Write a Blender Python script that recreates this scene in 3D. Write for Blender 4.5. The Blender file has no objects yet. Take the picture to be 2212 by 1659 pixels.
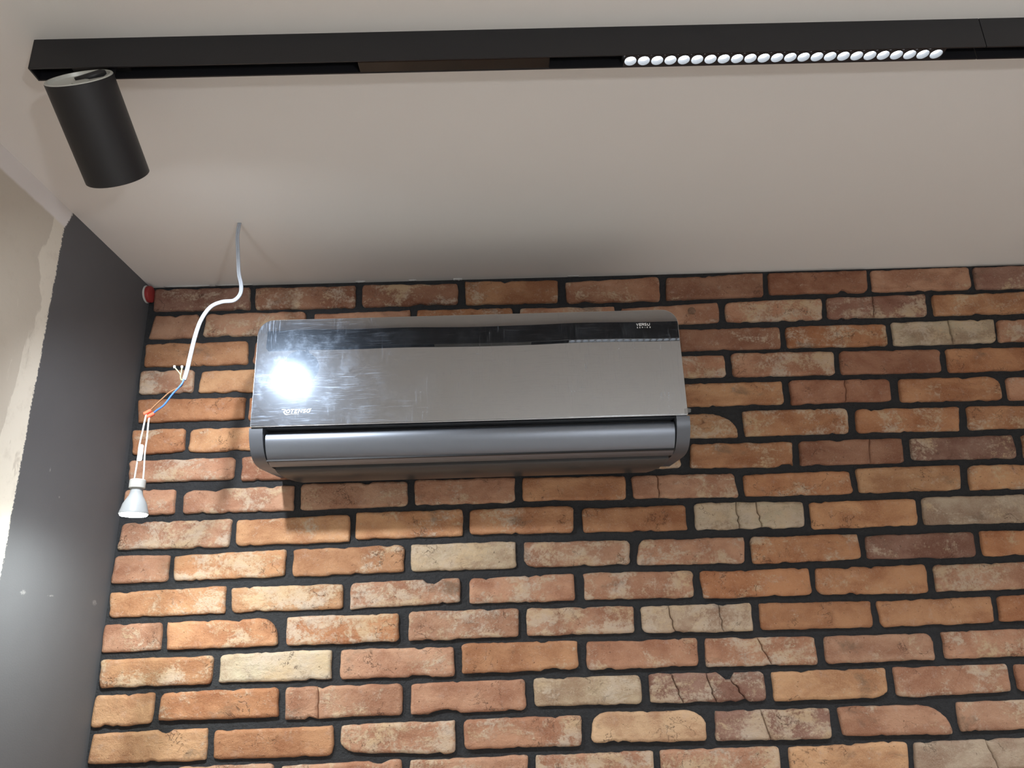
import bpy, bmesh, math, random
from mathutils import Vector, Matrix, noise

random.seed(7)
scene = bpy.context.scene
COL = scene.collection
ZC = 1.70                      # eye height above the floor; the tables below are measured from it
HC = ZC + 0.860                # ceiling
RX, RY = 3.0, -4.2             # right wall, wall behind the viewer

# ---------------------------------------------------------------- camera
cd = bpy.data.cameras.new('camera'); cam = bpy.data.objects.new('camera', cd); COL.objects.link(cam)
r_, u_, w_ = (0.99953685, -0.00225946, -0.03034781), (0.02804894, -0.31843532, 0.94752953), (0.01180472, 0.9479419, 0.31822446)
cam.matrix_world = Matrix(((r_[0], u_[0], -w_[0], 0.8887), (r_[1], u_[1], -w_[1], -1.7037), (r_[2], u_[2], -w_[2], ZC), (0, 0, 0, 1)))
cd.sensor_width = 36.0; cd.lens = 1602.96 / 2212 * 36.0; cd.clip_start = 0.02
scene.camera = cam

# ---------------------------------------------------------------- world, colour, lamp powers
world = bpy.data.worlds.new('world'); scene.world = world; world.use_nodes = True
world.node_tree.nodes['Background'].inputs[0].default_value = (0.5, 0.5, 0.5, 1)
world.node_tree.nodes['Background'].inputs[1].default_value = 0.02
vs = scene.view_settings
vs.view_transform = 'Standard'; vs.look = 'None'; vs.gamma = 1.0; vs.use_curve_mapping = False
vs.exposure = 0.0
LAMP_COL = (0.90, 0.95, 1.0)   # cool white LEDs
P_SPOT = 37.0                  # aimed spotlight, W
P_MOD = 8.0                   # each linear module, W
P_FILL = 7.0                  # fill modules added on an unseen track behind the viewer, W
E_FILL_GLOBE = 400.0                # radiance of the globe lamp added, unseen, to brighten the wall
E_BULB = 700.0                 # radiance of the hanging bulb's lens
E_LENS = 7.0                  # radiance of the little lenses in the modules

# ---------------------------------------------------------------- helpers
def link(name, me, mat=None, parent=None, smooth=False):
    o = bpy.data.objects.new(name, me); COL.objects.link(o)
    if mat: me.materials.append(mat)
    if parent: o.parent = parent
    if smooth:
        for p in me.polygons: p.use_smooth = True
    return o
def mesh(name, v, f, mat=None, parent=None, smooth=False):
    me = bpy.data.meshes.new(name); me.from_pydata([tuple(a) for a in v], [], f); me.update()
    return link(name, me, mat, parent, smooth)
def empty(name, loc, label, cat, group=None):
    o = bpy.data.objects.new(name, None); COL.objects.link(o); o.empty_display_size = 0.05
    o['label'] = label; o['category'] = cat
    if group: o['group'] = group
    o.location = loc
    bpy.context.view_layer.update()
    return o
def keep(o, parent):           # parent without moving (parents here are never rotated)
    o.parent = parent; o.matrix_parent_inverse = Matrix.Translation(parent.location).inverted(); return o
def box_data(x0, x1, y0, y1, z0, z1):
    v = [(x, y, z) for z in (z0, z1) for y in (y0, y1) for x in (x0, x1)]
    return v, [(0, 2, 3, 1), (4, 5, 7, 6), (0, 1, 5, 4), (2, 6, 7, 3), (0, 4, 6, 2), (1, 3, 7, 5)]
def box(name, b, mat, parent=None, bevel=0.0):
    v, f = box_data(*b); o = mesh(name, v, f, mat)
    if bevel:
        bm = bmesh.new(); bm.from_mesh(o.data)
        bmesh.ops.bevel(bm, geom=bm.edges[:], offset=bevel, segments=2, affect='EDGES', profile=0.7)
        bm.to_mesh(o.data); bm.free()
    if parent: keep(o, parent)
    return o
def tube_data(pts, r, n=10, cap=True):
    pts = [Vector(p) for p in pts]; rs = r if isinstance(r, (list, tuple)) else [r] * len(pts)
    v, f = [], []; up = Vector((0, 1, 0.01)); prev = None
    for i, p in enumerate(pts):
        t = (pts[min(i + 1, len(pts) - 1)] - pts[max(i - 1, 0)]).normalized()
        if prev is None: a = t.cross(up).normalized()
        else: a = (prev - t * prev.dot(t)).normalized()
        prev = a; b = t.cross(a)
        for k in range(n):
            an = 2 * math.pi * k / n
            v.append(p + (a * math.cos(an) + b * math.sin(an)) * rs[i])
    for i in range(len(pts) - 1):
        for k in range(n):
            f.append((i * n + k, i * n + (k + 1) % n, (i + 1) * n + (k + 1) % n, (i + 1) * n + k))
    if cap:
        f.append(tuple(range(n - 1, -1, -1))); f.append(tuple(range((len(pts) - 1) * n, len(pts) * n)))
    return v, f
def tube(name, pts, r, mat, parent=None, n=10):
    v, f = tube_data(pts, r, n); o = mesh(name, v, f, mat, smooth=True)
    if parent: keep(o, parent)
    return o
def spline(pts, sub=6):        # Catmull-Rom through the points
    pts = [Vector(p) for p in pts]; q = [pts[0] * 2 - pts[1]] + pts + [pts[-1] * 2 - pts[-2]]; out = []
    for i in range(1, len(q) - 2):
        for k in range(sub):
            t = k / sub; a, b, c, d = q[i - 1], q[i], q[i + 1], q[i + 2]
            out.append(0.5 * ((2 * b) + (c - a) * t + (2 * a - 5 * b + 4 * c - d) * t * t + (3 * b - a - 3 * c + d) * t ** 3))
    out.append(pts[-1]); return out
def lathe(name, prof, mat, M=None, parent=None, n=40, smooth=True):
    """prof: (radius, height) pairs turned about local z, placed by matrix M"""
    v, f = [], []; ring = []
    for r, h in prof:
        if r < 1e-6: ring.append([len(v)]); v.append(Vector((0, 0, h)))
        else:
            ring.append(list(range(len(v), len(v) + n)))
            v += [Vector((r * math.cos(2 * math.pi * k / n), r * math.sin(2 * math.pi * k / n), h)) for k in range(n)]
    for A, B in zip(ring, ring[1:]):
        for k in range(n):
            a, b = A[k % len(A)], A[(k + 1) % len(A)]; c, d = B[(k + 1) % len(B)], B[k % len(B)]
            q = []
            for x in (a, b, c, d):
                if x not in q: q.append(x)
            if len(q) > 2: f.append(tuple(q))
    if M is not None: v = [M @ p for p in v]
    o = mesh(name, v, f, mat)
    if smooth:
        for p in o.data.polygons: p.use_smooth = True
        o.data.set_sharp_from_angle(angle=math.radians(35))
    if parent: keep(o, parent)
    return o
def extrude_x(name, prof, x0, x1, mat, parent=None, smooth=False, inset=None):
    """closed (y, z) profile extruded along x; inset[i] shortens both ends at profile point i"""
    n = len(prof); ins = inset or [0] * n
    v = [(x0 + ins[i], y, z) for i, (y, z) in enumerate(prof)] + [(x1 - ins[i], y, z) for i, (y, z) in enumerate(prof)]
    f = [(i, (i + 1) % n, n + (i + 1) % n, n + i) for i in range(n)] + [tuple(range(n - 1, -1, -1)), tuple(range(n, 2 * n))]
    o = mesh(name, v, f, mat)
    bm = bmesh.new(); bm.from_mesh(o.data); bmesh.ops.recalc_face_normals(bm, faces=bm.faces); bm.to_mesh(o.data); bm.free()
    if smooth:
        for p in o.data.polygons: p.use_smooth = True
        o.data.set_sharp_from_angle(angle=math.radians(32))
    if parent: keep(o, parent)
    return o
def rounded_slab(name, x0, x1, z0, z1, y0, y1, rt, rb, mat, parent=None, bev=0.0):
    """slab in the xz plane, front at y0 (towards the room), back at y1"""
    pts = []
    for cx, cz, r, a0 in ((x0 + rb, z0 + rb, rb, 180), (x1 - rb, z0 + rb, rb, 270), (x1 - rt, z1 - rt, rt, 0), (x0 + rt, z1 - rt, rt, 90)):
        for k in range(13):
            a = math.radians(a0 + 90 * k / 12); pts.append((cx + r * math.cos(a), cz + r * math.sin(a)))
    n = len(pts); cx, cz = (x0 + x1) / 2, (z0 + z1) / 2
    def ring(d, y): return [(x + (d if x < cx else -d), y, z + (d if z < cz else -d)) for x, z in pts]
    rings = [ring(0, y1), ring(0, y0 + bev), ring(bev, y0)] if bev else [ring(0, y1), ring(0, y0)]
    v = sum(rings, []); f = []
    for i in range(len(rings) - 1):
        f += [(i * n + k, i * n + (k + 1) % n, (i + 1) * n + (k + 1) % n, (i + 1) * n + k) for k in range(n)]
    f += [tuple(range(n - 1, -1, -1)), tuple(range((len(rings) - 1) * n, len(rings) * n))]
    o = mesh(name, v, f, mat)
    if parent: keep(o, parent)
    return o
def strokes(name, lines, width, y, mat, parent=None):
    """flat printed lettering: polylines [(x, z), ...] given a width, on the plane y"""
    v, f = [], []
    for li, L in enumerate(lines):
        yl = y - 0.00004 * li; pts = [Vector(q[:2]) for q in L]; ws = [q[2] if len(q) > 2 else 1.0 for q in L]
        b = len(v)
        for i, p in enumerate(pts):
            d0 = (p - pts[i - 1]).normalized() if i else None; d1 = (pts[i + 1] - p).normalized() if i < len(pts) - 1 else None
            t = (d0 or d1) if not (d0 and d1) else (d0 + d1)
            t = t.normalized() if t.length > 1e-6 else d1
            nrm = Vector((-t.y, t.x)); m = 1.0
            if d0 and d1: m = min(1.6, 1.0 / max(0.4, nrm.dot(Vector((-d1.y, d1.x)))))
            h = nrm * width * 0.5 * m * ws[i]
            v += [(p.x + h.x, yl, p.y + h.y), (p.x - h.x, yl, p.y - h.y)]
        f += [(b + 2 * i, b + 2 * i + 1, b + 2 * i + 3, b + 2 * i + 2) for i in range(len(pts) - 1)]
    o = mesh(name, v, f, mat)
    if parent: keep(o, parent)
    return o

# ---------------------------------------------------------------- materials
class NT:
    def __init__(s, name):
        s.m = bpy.data.materials.new(name); s.m.use_nodes = True; s.t = s.m.node_tree; s.t.nodes.clear()
        s.out = s.t.nodes.new('ShaderNodeOutputMaterial')
    def n(s, typ, ins=None, **kw):
        nd = s.t.nodes.new(typ)
        for k, v in kw.items(): setattr(nd, k, v)
        for k, v in (ins or {}).items():
            if isinstance(v, bpy.types.NodeSocket): s.t.links.new(v, nd.inputs[k])
            else: nd.inputs[k].default_value = v
        return nd
    def math(s, op, a, b=0.0, c=0.0, clamp=False):
        return s.n('ShaderNodeMath', {0: a, 1: b, 2: c}, operation=op, use_clamp=clamp).outputs[0]
    def mix(s, fac, a, b, mode='MIX'):
        return s.n('ShaderNodeMix', {0: fac, 6: a, 7: b}, data_type='RGBA', blend_type=mode).outputs[2]
    def step(s, x, lo, hi):
        return s.n('ShaderNodeMapRange', {0: x, 1: lo, 2: hi, 3: 0.0, 4: 1.0}, interpolation_type='SMOOTHSTEP').outputs[0]
    def noise(s, vec, scale, detail=3.0, rough=0.55, dist=0.0):
        return s.n('ShaderNodeTexNoise', {'Vector': vec, 'Scale': scale, 'Detail': detail, 'Roughness': rough, 'Distortion': dist}).outputs[0]
    def pos(s): return s.n('ShaderNodeNewGeometry').outputs['Position']
    def scaled(s, vec, sc, off=(0, 0, 0)):
        return s.n('ShaderNodeMapping', {'Vector': vec, 'Scale': sc, 'Location': off}).outputs[0]
    def bump(s, h, strength, dist): return s.n('ShaderNodeBump', {'Height': h, 'Strength': strength, 'Distance': dist}).outputs[0]
    def bsdf(s, **ins):
        b = s.n('ShaderNodeBsdfPrincipled', {k.replace('_', ' '): v for k, v in ins.items()}); s.t.links.new(b.outputs[0], s.out.inputs[0]); return s.m
    def end(s, sh): s.t.links.new(sh, s.out.inputs[0]); return s.m
def rgb(r, g, b): return (r, g, b, 1.0)
def plain(name, c, rough=0.5, metal=0.0, grain=0.0, gscale=900, spec=0.5):
    t = NT(name); p = t.pos(); k = t.noise(p, gscale, 2)
    col = t.mix(t.math('MULTIPLY', k, 0.35), rgb(*c), rgb(*[x * 0.72 for x in c]))
    ins = dict(Base_Color=col, Roughness=rough, Metallic=metal, Specular_IOR_Level=spec)
    if grain: ins['Normal'] = t.bump(k, grain, 0.0006)
    return t.bsdf(**ins)
def emit(name, c, s):
    t = NT(name); return t.end(t.n('ShaderNodeEmission', {0: rgb(*c), 1: s}).outputs[0])

def m_brick():
    t = NT('old_brick'); oi = t.n('ShaderNodeObjectInfo')
    off = t.n('ShaderNodeCombineXYZ', {0: t.math('MULTIPLY', oi.outputs['Random'], 37.0), 2: t.math('MULTIPLY', oi.outputs['Random'], 91.0)}).outputs[0]
    p = t.n('ShaderNodeVectorMath', {0: t.pos(), 1: off}, operation='ADD').outputs[0]
    ps = t.scaled(p, (1, 1, 1.5))
    n1 = t.noise(ps, 10, 5, 0.62, 0.3); n2 = t.noise(ps, 13, 10, 0.70, 0.35); n3 = t.noise(p, 150, 5, 0.75); n4 = t.noise(ps, 8.5, 6, 0.68, 0.3); nf = t.noise(p, 520, 3, 0.7)
    big = t.noise(ps, 4.2, 2, 0.5)
    base = oi.outputs['Color']
    c = t.mix(t.step(n1, 0.34, 0.66), t.mix(1.0, base, rgb(0.72, 0.60, 0.54), 'MULTIPLY'), t.mix(1.0, base, rgb(1.14, 1.16, 1.12), 'MULTIPLY'))
    c = t.mix(t.math('MULTIPLY', t.step(nf, 0.42, 0.75), 0.35), c, t.mix(1.0, base, rgb(1.3, 1.45, 1.55), 'MULTIPLY'))
    # lime wash and old mortar left on the face; how much is the brick's own
    edge = t.math('ADD', t.math('MULTIPLY_ADD', big, 0.35, t.math('MULTIPLY', n2, 0.75)), t.math('MULTIPLY', t.math('SUBTRACT', n3, 0.5), 0.34))
    thr = t.math('MULTIPLY_ADD', oi.outputs['Alpha'], -0.27, 0.675)
    wash = t.n('ShaderNodeMapRange', {0: edge, 1: thr, 2: t.math('ADD', thr, 0.11), 3: 0.0, 4: 0.74}, interpolation_type='SMOOTHSTEP').outputs[0]
    wc = t.mix(t.step(n4, 0.35, 0.65), rgb(0.60, 0.44, 0.27), rgb(0.60, 0.50, 0.40))
    c = t.mix(wash, c, wc)
    # a thin pinkish bloom, soot stains, pits and grit
    c = t.mix(t.math('MULTIPLY', t.step(t.noise(p, 45, 7, 0.75), 0.52, 0.72), 0.35), c, rgb(0.56, 0.42, 0.34))
    c = t.mix(t.math('MULTIPLY', t.step(n4, 0.575, 0.72), 0.6), c, rgb(0.15, 0.11, 0.075))
    pit = t.step(t.noise(p, 190, 3, 0.65), 0.66, 0.73)
    c = t.mix(t.math('MULTIPLY', pit, 0.7), c, rgb(0.09, 0.05, 0.035))
    ridge = t.math('ABSOLUTE', t.math('SUBTRACT', t.noise(p, 17, 5, 0.62, 0.4), 0.5))
    hair = t.math('MULTIPLY', t.step(ridge, 0.0085, 0.0030), t.step(t.noise(p, 12, 2), 0.54, 0.62))
    c = t.mix(t.math('MULTIPLY', hair, 0.6), c, rgb(0.08, 0.045, 0.03)); pit = t.math('MAXIMUM', pit, hair)
    grit = t.step(t.noise(p, 330, 2, 0.6), 0.66, 0.74)
    c = t.mix(t.math('MULTIPLY', grit, 0.45), c, rgb(0.66, 0.54, 0.42))
    h = t.math('ADD', t.math('MULTIPLY', n2, 1.1), t.math('ADD', t.math('MULTIPLY', nf, 0.20), t.math('MULTIPLY', pit, -0.45)))
    h = t.math('ADD', t.math('ADD', h, t.math('MULTIPLY', n3, 0.5)), t.math('MULTIPLY_ADD', wash, 0.12, t.math('MULTIPLY', t.noise(ps, 38, 4, 0.6, 0.6), 0.9)))
    return t.bsdf(Base_Color=c, Roughness=0.88, Specular_IOR_Level=0.25, Normal=t.bump(h, 0.75, 0.0045))
def m_mortar():
    t = NT('charcoal_mortar'); p = t.pos(); n = t.noise(p, 140, 6, 0.7); n2 = t.noise(p, 35, 3)
    c = t.mix(n, rgb(0.024, 0.025, 0.027), rgb(0.058, 0.059, 0.062))
    return t.bsdf(Base_Color=c, Roughness=0.92, Specular_IOR_Level=0.2, Normal=t.bump(t.math('ADD', n, n2), 0.8, 0.006))
def m_ceiling():
    t = NT('white_ceiling_paint'); p = t.pos(); n = t.noise(p, 420, 3); n2 = t.noise(p, 2.2, 2)
    c = t.mix(n2, rgb(0.77, 0.75, 0.72), rgb(0.81, 0.79, 0.76))
    return t.bsdf(Base_Color=c, Roughness=0.9, Specular_IOR_Level=0.2, Normal=t.bump(n, 0.12, 0.001))
def m_plain_wall(name, c):
    t = NT(name); p = t.pos(); n = t.noise(p, 380, 3); n2 = t.noise(p, 3.0, 4)
    return t.bsdf(Base_Color=t.mix(n2, rgb(*c), rgb(*[x * 0.86 for x in c])), Roughness=0.9, Normal=t.bump(n, 0.15, 0.001))
def m_left_wall():
    t = NT('half_painted_plaster'); p = t.pos(); s = t.n('ShaderNodeSeparateXYZ', {0: p}); y, z = s.outputs[1], s.outputs[2]
    # ragged roller edge of the charcoal paint at about 36 cm from the brick
    rag = t.math('ADD', t.math('MULTIPLY', t.math('SUBTRACT', t.noise(t.scaled(p, (1, 1, 1)), 210, 4, 0.75), 0.5), 0.017),
                 t.math('MULTIPLY', t.math('SUBTRACT', t.noise(p, 11, 2), 0.5), 0.010))
    yy = t.math('ADD', y, rag)
    top = t.step(z, HC - 0.060, HC)                       # the edge runs in towards the corner at the very top
    paint = t.step(t.math('MULTIPLY_ADD', top, -0.018, yy), -0.3660, -0.3635)
    # bare plaster: pale filler near the paint, duller old plaster beyond, with trowel patches
    pn = t.noise(t.scaled(p, (1, 2.2, 0.9)), 7, 5, 0.62, 0.4)
    old = t.step(t.math('ADD', y, t.math('MULTIPLY', t.math('SUBTRACT', pn, 0.5), 0.26)), -0.415, -0.428)
    cpl = t.mix(old, rgb(0.74, 0.69, 0.60), rgb(0.58, 0.53, 0.455))
    cpl = t.mix(t.math('MULTIPLY', t.step(t.noise(p, 26, 5, 0.7), 0.50, 0.72), 0.35), cpl, rgb(0.50, 0.45, 0.38))
    strip = t.step(t.math('ADD', z, t.math('MULTIPLY', t.noise(p, 40, 2), 0.004)), HC - 0.046, HC - 0.038)
    cpl = t.mix(strip, cpl, rgb(0.78, 0.75, 0.74))
    cd_ = t.mix(t.noise(p, 14, 4), rgb(0.098, 0.099, 0.106), rgb(0.110, 0.111, 0.118))
    for (sy, sz, ry, rz) in ((-0.293, 0.098, 0.011, 0.006), (-0.206, 0.096, 0.014, 0.0025), (-0.045, 0.089, 0.012, 0.008), (-0.232, 0.284, 0.004, 0.0035), (-0.275, 0.33, 0.003, 0.008)):
        dy = t.math('DIVIDE', t.math('SUBTRACT', y, sy), ry); dz = t.math('DIVIDE', t.math('SUBTRACT', z, sz + ZC), rz)
        d = t.math('ADD', t.math('ADD', t.math('MULTIPLY', dy, dy), t.math('MULTIPLY', dz, dz)), t.math('MULTIPLY', t.noise(p, 190, 5, 0.8), 3.4))
        cd_ = t.mix(t.math('MULTIPLY', t.step(d, 2.5, 1.2), 0.5), cd_, rgb(0.42, 0.41, 0.40))
    c = t.mix(paint, cpl, cd_)
    rough = t.math('MULTIPLY_ADD', paint, -0.22, 0.9)
    h = t.math('ADD', t.math('MULTIPLY', t.noise(p, 330, 3), 0.5), t.math('MULTIPLY', t.math('MULTIPLY', old, t.noise(p, 60, 4)), -0.8))
    h = t.math('ADD', h, t.math('MULTIPLY', paint, 0.6))
    return t.bsdf(Base_Color=c, Roughness=rough, Specular_IOR_Level=0.4, Normal=t.bump(h, 0.25, 0.0015))
def m_mirror():
    t = NT('smeared_mirror_glass'); p = t.pos()
    wav = t.noise(t.scaled(p, (1.0, 1.0, 0.5)), 3.2, 1, 0.4)
    nrm = t.bump(wav, 1.0, 0.0028)
    # finger smears: long wiped streaks, short vertical runs, clustered by a slow mask; plus dust
    zone = t.step(t.noise(t.scaled(p, (1, 1, 1.5), (3.1, 0, 0.4)), 6.5, 3, 0.6), 0.40, 0.62)
    wob = t.n('ShaderNodeTexNoise', {'Vector': p, 'Scale': 9.0, 'Detail': 2.0}).outputs[1]
    pw = t.n('ShaderNodeVectorMath', {0: wob, 1: (0.012, 0.0, 0.014), 2: p}, operation='MULTIPLY_ADD').outputs[0]
    def streak(ang, sx, sz, lo, hi): 
        mp = t.n('ShaderNodeMapping', {'Vector': pw, 'Rotation': (0, math.radians(ang), 0), 'Scale': (sx, 1, sz)}).outputs[0]
        return t.step(t.noise(mp, 1.0, 4, 0.62, 0.3), lo, hi)
    st1 = t.math('MAXIMUM', streak(5, 16, 420, 0.55, 0.82), t.math('MULTIPLY', t.math('MAXIMUM', streak(-38, 20, 360, 0.57, 0.82), streak(28, 18, 380, 0.58, 0.83)), 0.8))
    zone2 = t.step(t.noise(t.scaled(p, (1, 1, 0.6), (7.7, 0, 2.1)), 8.0, 3, 0.6), 0.47, 0.66)
    st2 = t.math('MULTIPLY', streak(-6, 260, 20, 0.52, 0.80), zone2)
    film = t.step(t.noise(pw, 24, 6, 0.7), 0.46, 0.80)
    dust = t.step(t.noise(p, 620, 1, 0.5), 0.74, 0.80)
    smear = t.math('ADD', t.math('MULTIPLY', zone, t.math('MULTIPLY', st1, 0.15)), t.math('ADD', t.math('MULTIPLY', st2, 0.20), t.math('MULTIPLY', film, 0.045)))
    fac = t.math('ADD', t.math('ADD', smear, 0.016), t.math('MULTIPLY', dust, 0.08), clamp=True)
    sharp = t.n('ShaderNodeBsdfGlossy', {'Color': rgb(0.42, 0.425, 0.43), 'Roughness': 0.0, 'Normal': nrm}).outputs[0]
    haze = t.n('ShaderNodeBsdfGlossy', {'Color': rgb(0.55, 0.68, 0.88), 'Roughness': 0.40, 'Normal': nrm}).outputs[0]
    bloom = t.n('ShaderNodeBsdfGlossy', {'Color': rgb(0.55, 0.66, 0.82), 'Roughness': 0.19, 'Normal': nrm}).outputs[0]
    film_ = t.n('ShaderNodeMixShader', {0: 0.014, 1: sharp, 2: bloom}).outputs[0]
    m1 = t.n('ShaderNodeMixShader', {0: fac, 1: film_, 2: haze}).outputs[0]
    dif = t.n('ShaderNodeBsdfDiffuse', {'Color': rgb(0.55, 0.57, 0.60)}).outputs[0]
    return t.end(t.n('ShaderNodeMixShader', {0: t.math('MULTIPLY', fac, 0.30), 1: m1, 2: dif}).outputs[0])
def m_film():
    t = NT('clear_tape'); a = t.n('ShaderNodeBsdfTransparent', {0: rgb(0.95, 0.95, 0.95)}).outputs[0]
    b = t.n('ShaderNodeBsdfPrincipled', {'Base Color': rgb(0.5, 0.5, 0.5), 'Roughness': 0.25}).outputs[0]
    return t.end(t.n('ShaderNodeMixShader', {0: 0.35, 1: a, 2: b}).outputs[0])
def m_floor():
    t = NT('light_screed'); p = t.pos(); n = t.noise(p, 5, 6, 0.65)
    return t.bsdf(Base_Color=t.mix(n, rgb(0.62, 0.59, 0.55), rgb(0.50, 0.47, 0.44)), Roughness=0.8, Normal=t.bump(n, 0.2, 0.003))

BRICK, MORTAR, CEIL, LEFT, MIRROR, FILM, FLOOR = m_brick(), m_mortar(), m_ceiling(), m_left_wall(), m_mirror(), m_film(), m_floor()
PLASTER = m_plain_wall('pale_wall_paint', (0.72, 0.70, 0.66))
FLAKE = plain('loose_white_plaster', (0.62, 0.61, 0.59), 0.9, grain=0.6, gscale=300)
BLACK = plain('matt_black_aluminium', (0.0145, 0.0145, 0.0175), 0.45, grain=0.08)
SLOT = plain('black_plastic', (0.008, 0.008, 0.009), 0.5)
GLOSSBLACK = plain('glossy_black_cover', (0.012, 0.011, 0.010), 0.16)
TOPCAP = plain('lamp_cap_painted_light', (0.66, 0.67, 0.63), 0.4, 0.2)  # paler than the black housing: light on the lamp's top put into colour
CUP = plain('white_reflector', (0.17, 0.18, 0.195), 0.35)
SILVER = plain('silver_trim', (0.62, 0.64, 0.66), 0.22, 1.0)
SATIN = plain('satin_graphite', (0.25, 0.275, 0.32), 0.42, 0.85, grain=0.05, gscale=1600)
GRAPH = plain('graphite_plastic', (0.145, 0.158, 0.182), 0.38, 0.45, grain=0.05, gscale=1600)
TRAYM = plain('dark_grey_plastic', (0.085, 0.083, 0.082), 0.30, 0.35)
DARK = plain('slot_shade_black', (0.012, 0.012, 0.014), 0.6)  # near-black, shade of the flap slot put into colour
PRINT = plain('white_print', (0.92, 0.92, 0.92), 0.5)
CABLE = plain('white_cable_sheath', (0.38, 0.41, 0.46), 0.4)
WIREW = plain('white_silicone_wire', (0.66, 0.65, 0.62), 0.5)
BLUE = plain('blue_wire', (0.05, 0.16, 0.62), 0.4)
BROWN = plain('brown_wire', (0.24, 0.12, 0.055), 0.4)
GREEN = plain('olive_wire', (0.42, 0.40, 0.20), 0.45)
ORANGE = plain('orange_plastic', (0.80, 0.14, 0.07), 0.4)
CERAMIC = plain('white_ceramic', (0.50, 0.50, 0.48), 0.45)
BULBW = plain('white_bulb_plastic', (0.36, 0.38, 0.39), 0.35)
TAG = plain('paper_tag', (0.62, 0.62, 0.59), 0.7)
INK = plain('grey_ink', (0.30, 0.30, 0.30), 0.7)
RED = plain('red_conduit', (0.34, 0.035, 0.035), 0.45)
LENS = emit('lit_led_lens', LAMP_COL, E_LENS)
SPOTLENS = emit('lit_spot_lens', LAMP_COL, 120.0)
FILL_GLOBE = emit('added_globe_glow', (0.95, 0.97, 1.0), E_FILL_GLOBE)
BULBLENS = emit('lit_bulb_lens', (0.93, 1.0, 0.97), E_BULB)

# ---------------------------------------------------------------- room shell
def struct(name, b, mat):
    o = box(name, b, mat); o['kind'] = 'structure'; return o
floor = struct('floor', (-0.1, RX + 0.1, RY - 0.1, 0.12, -0.1, 0.0), FLOOR)
ceiling = struct('ceiling', (-0.1, RX + 0.1, RY - 0.1, 0.12, HC, HC + 0.1), CEIL)
wall_left = struct('wall_left', (-0.1, 0.0, RY - 0.1, 0.12, 0.0, HC), LEFT)
wall_right = struct('wall_right', (RX, RX + 0.1, RY - 0.1, 0.12, 0.0, HC), PLASTER)
wall_front = struct('wall_front', (0.0, RX, RY - 0.1, RY, 0.0, HC), PLASTER)
wall_back = struct('wall_back', (0.0, RX, 0.0105, 0.12, 0.0, HC), MORTAR)

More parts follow.
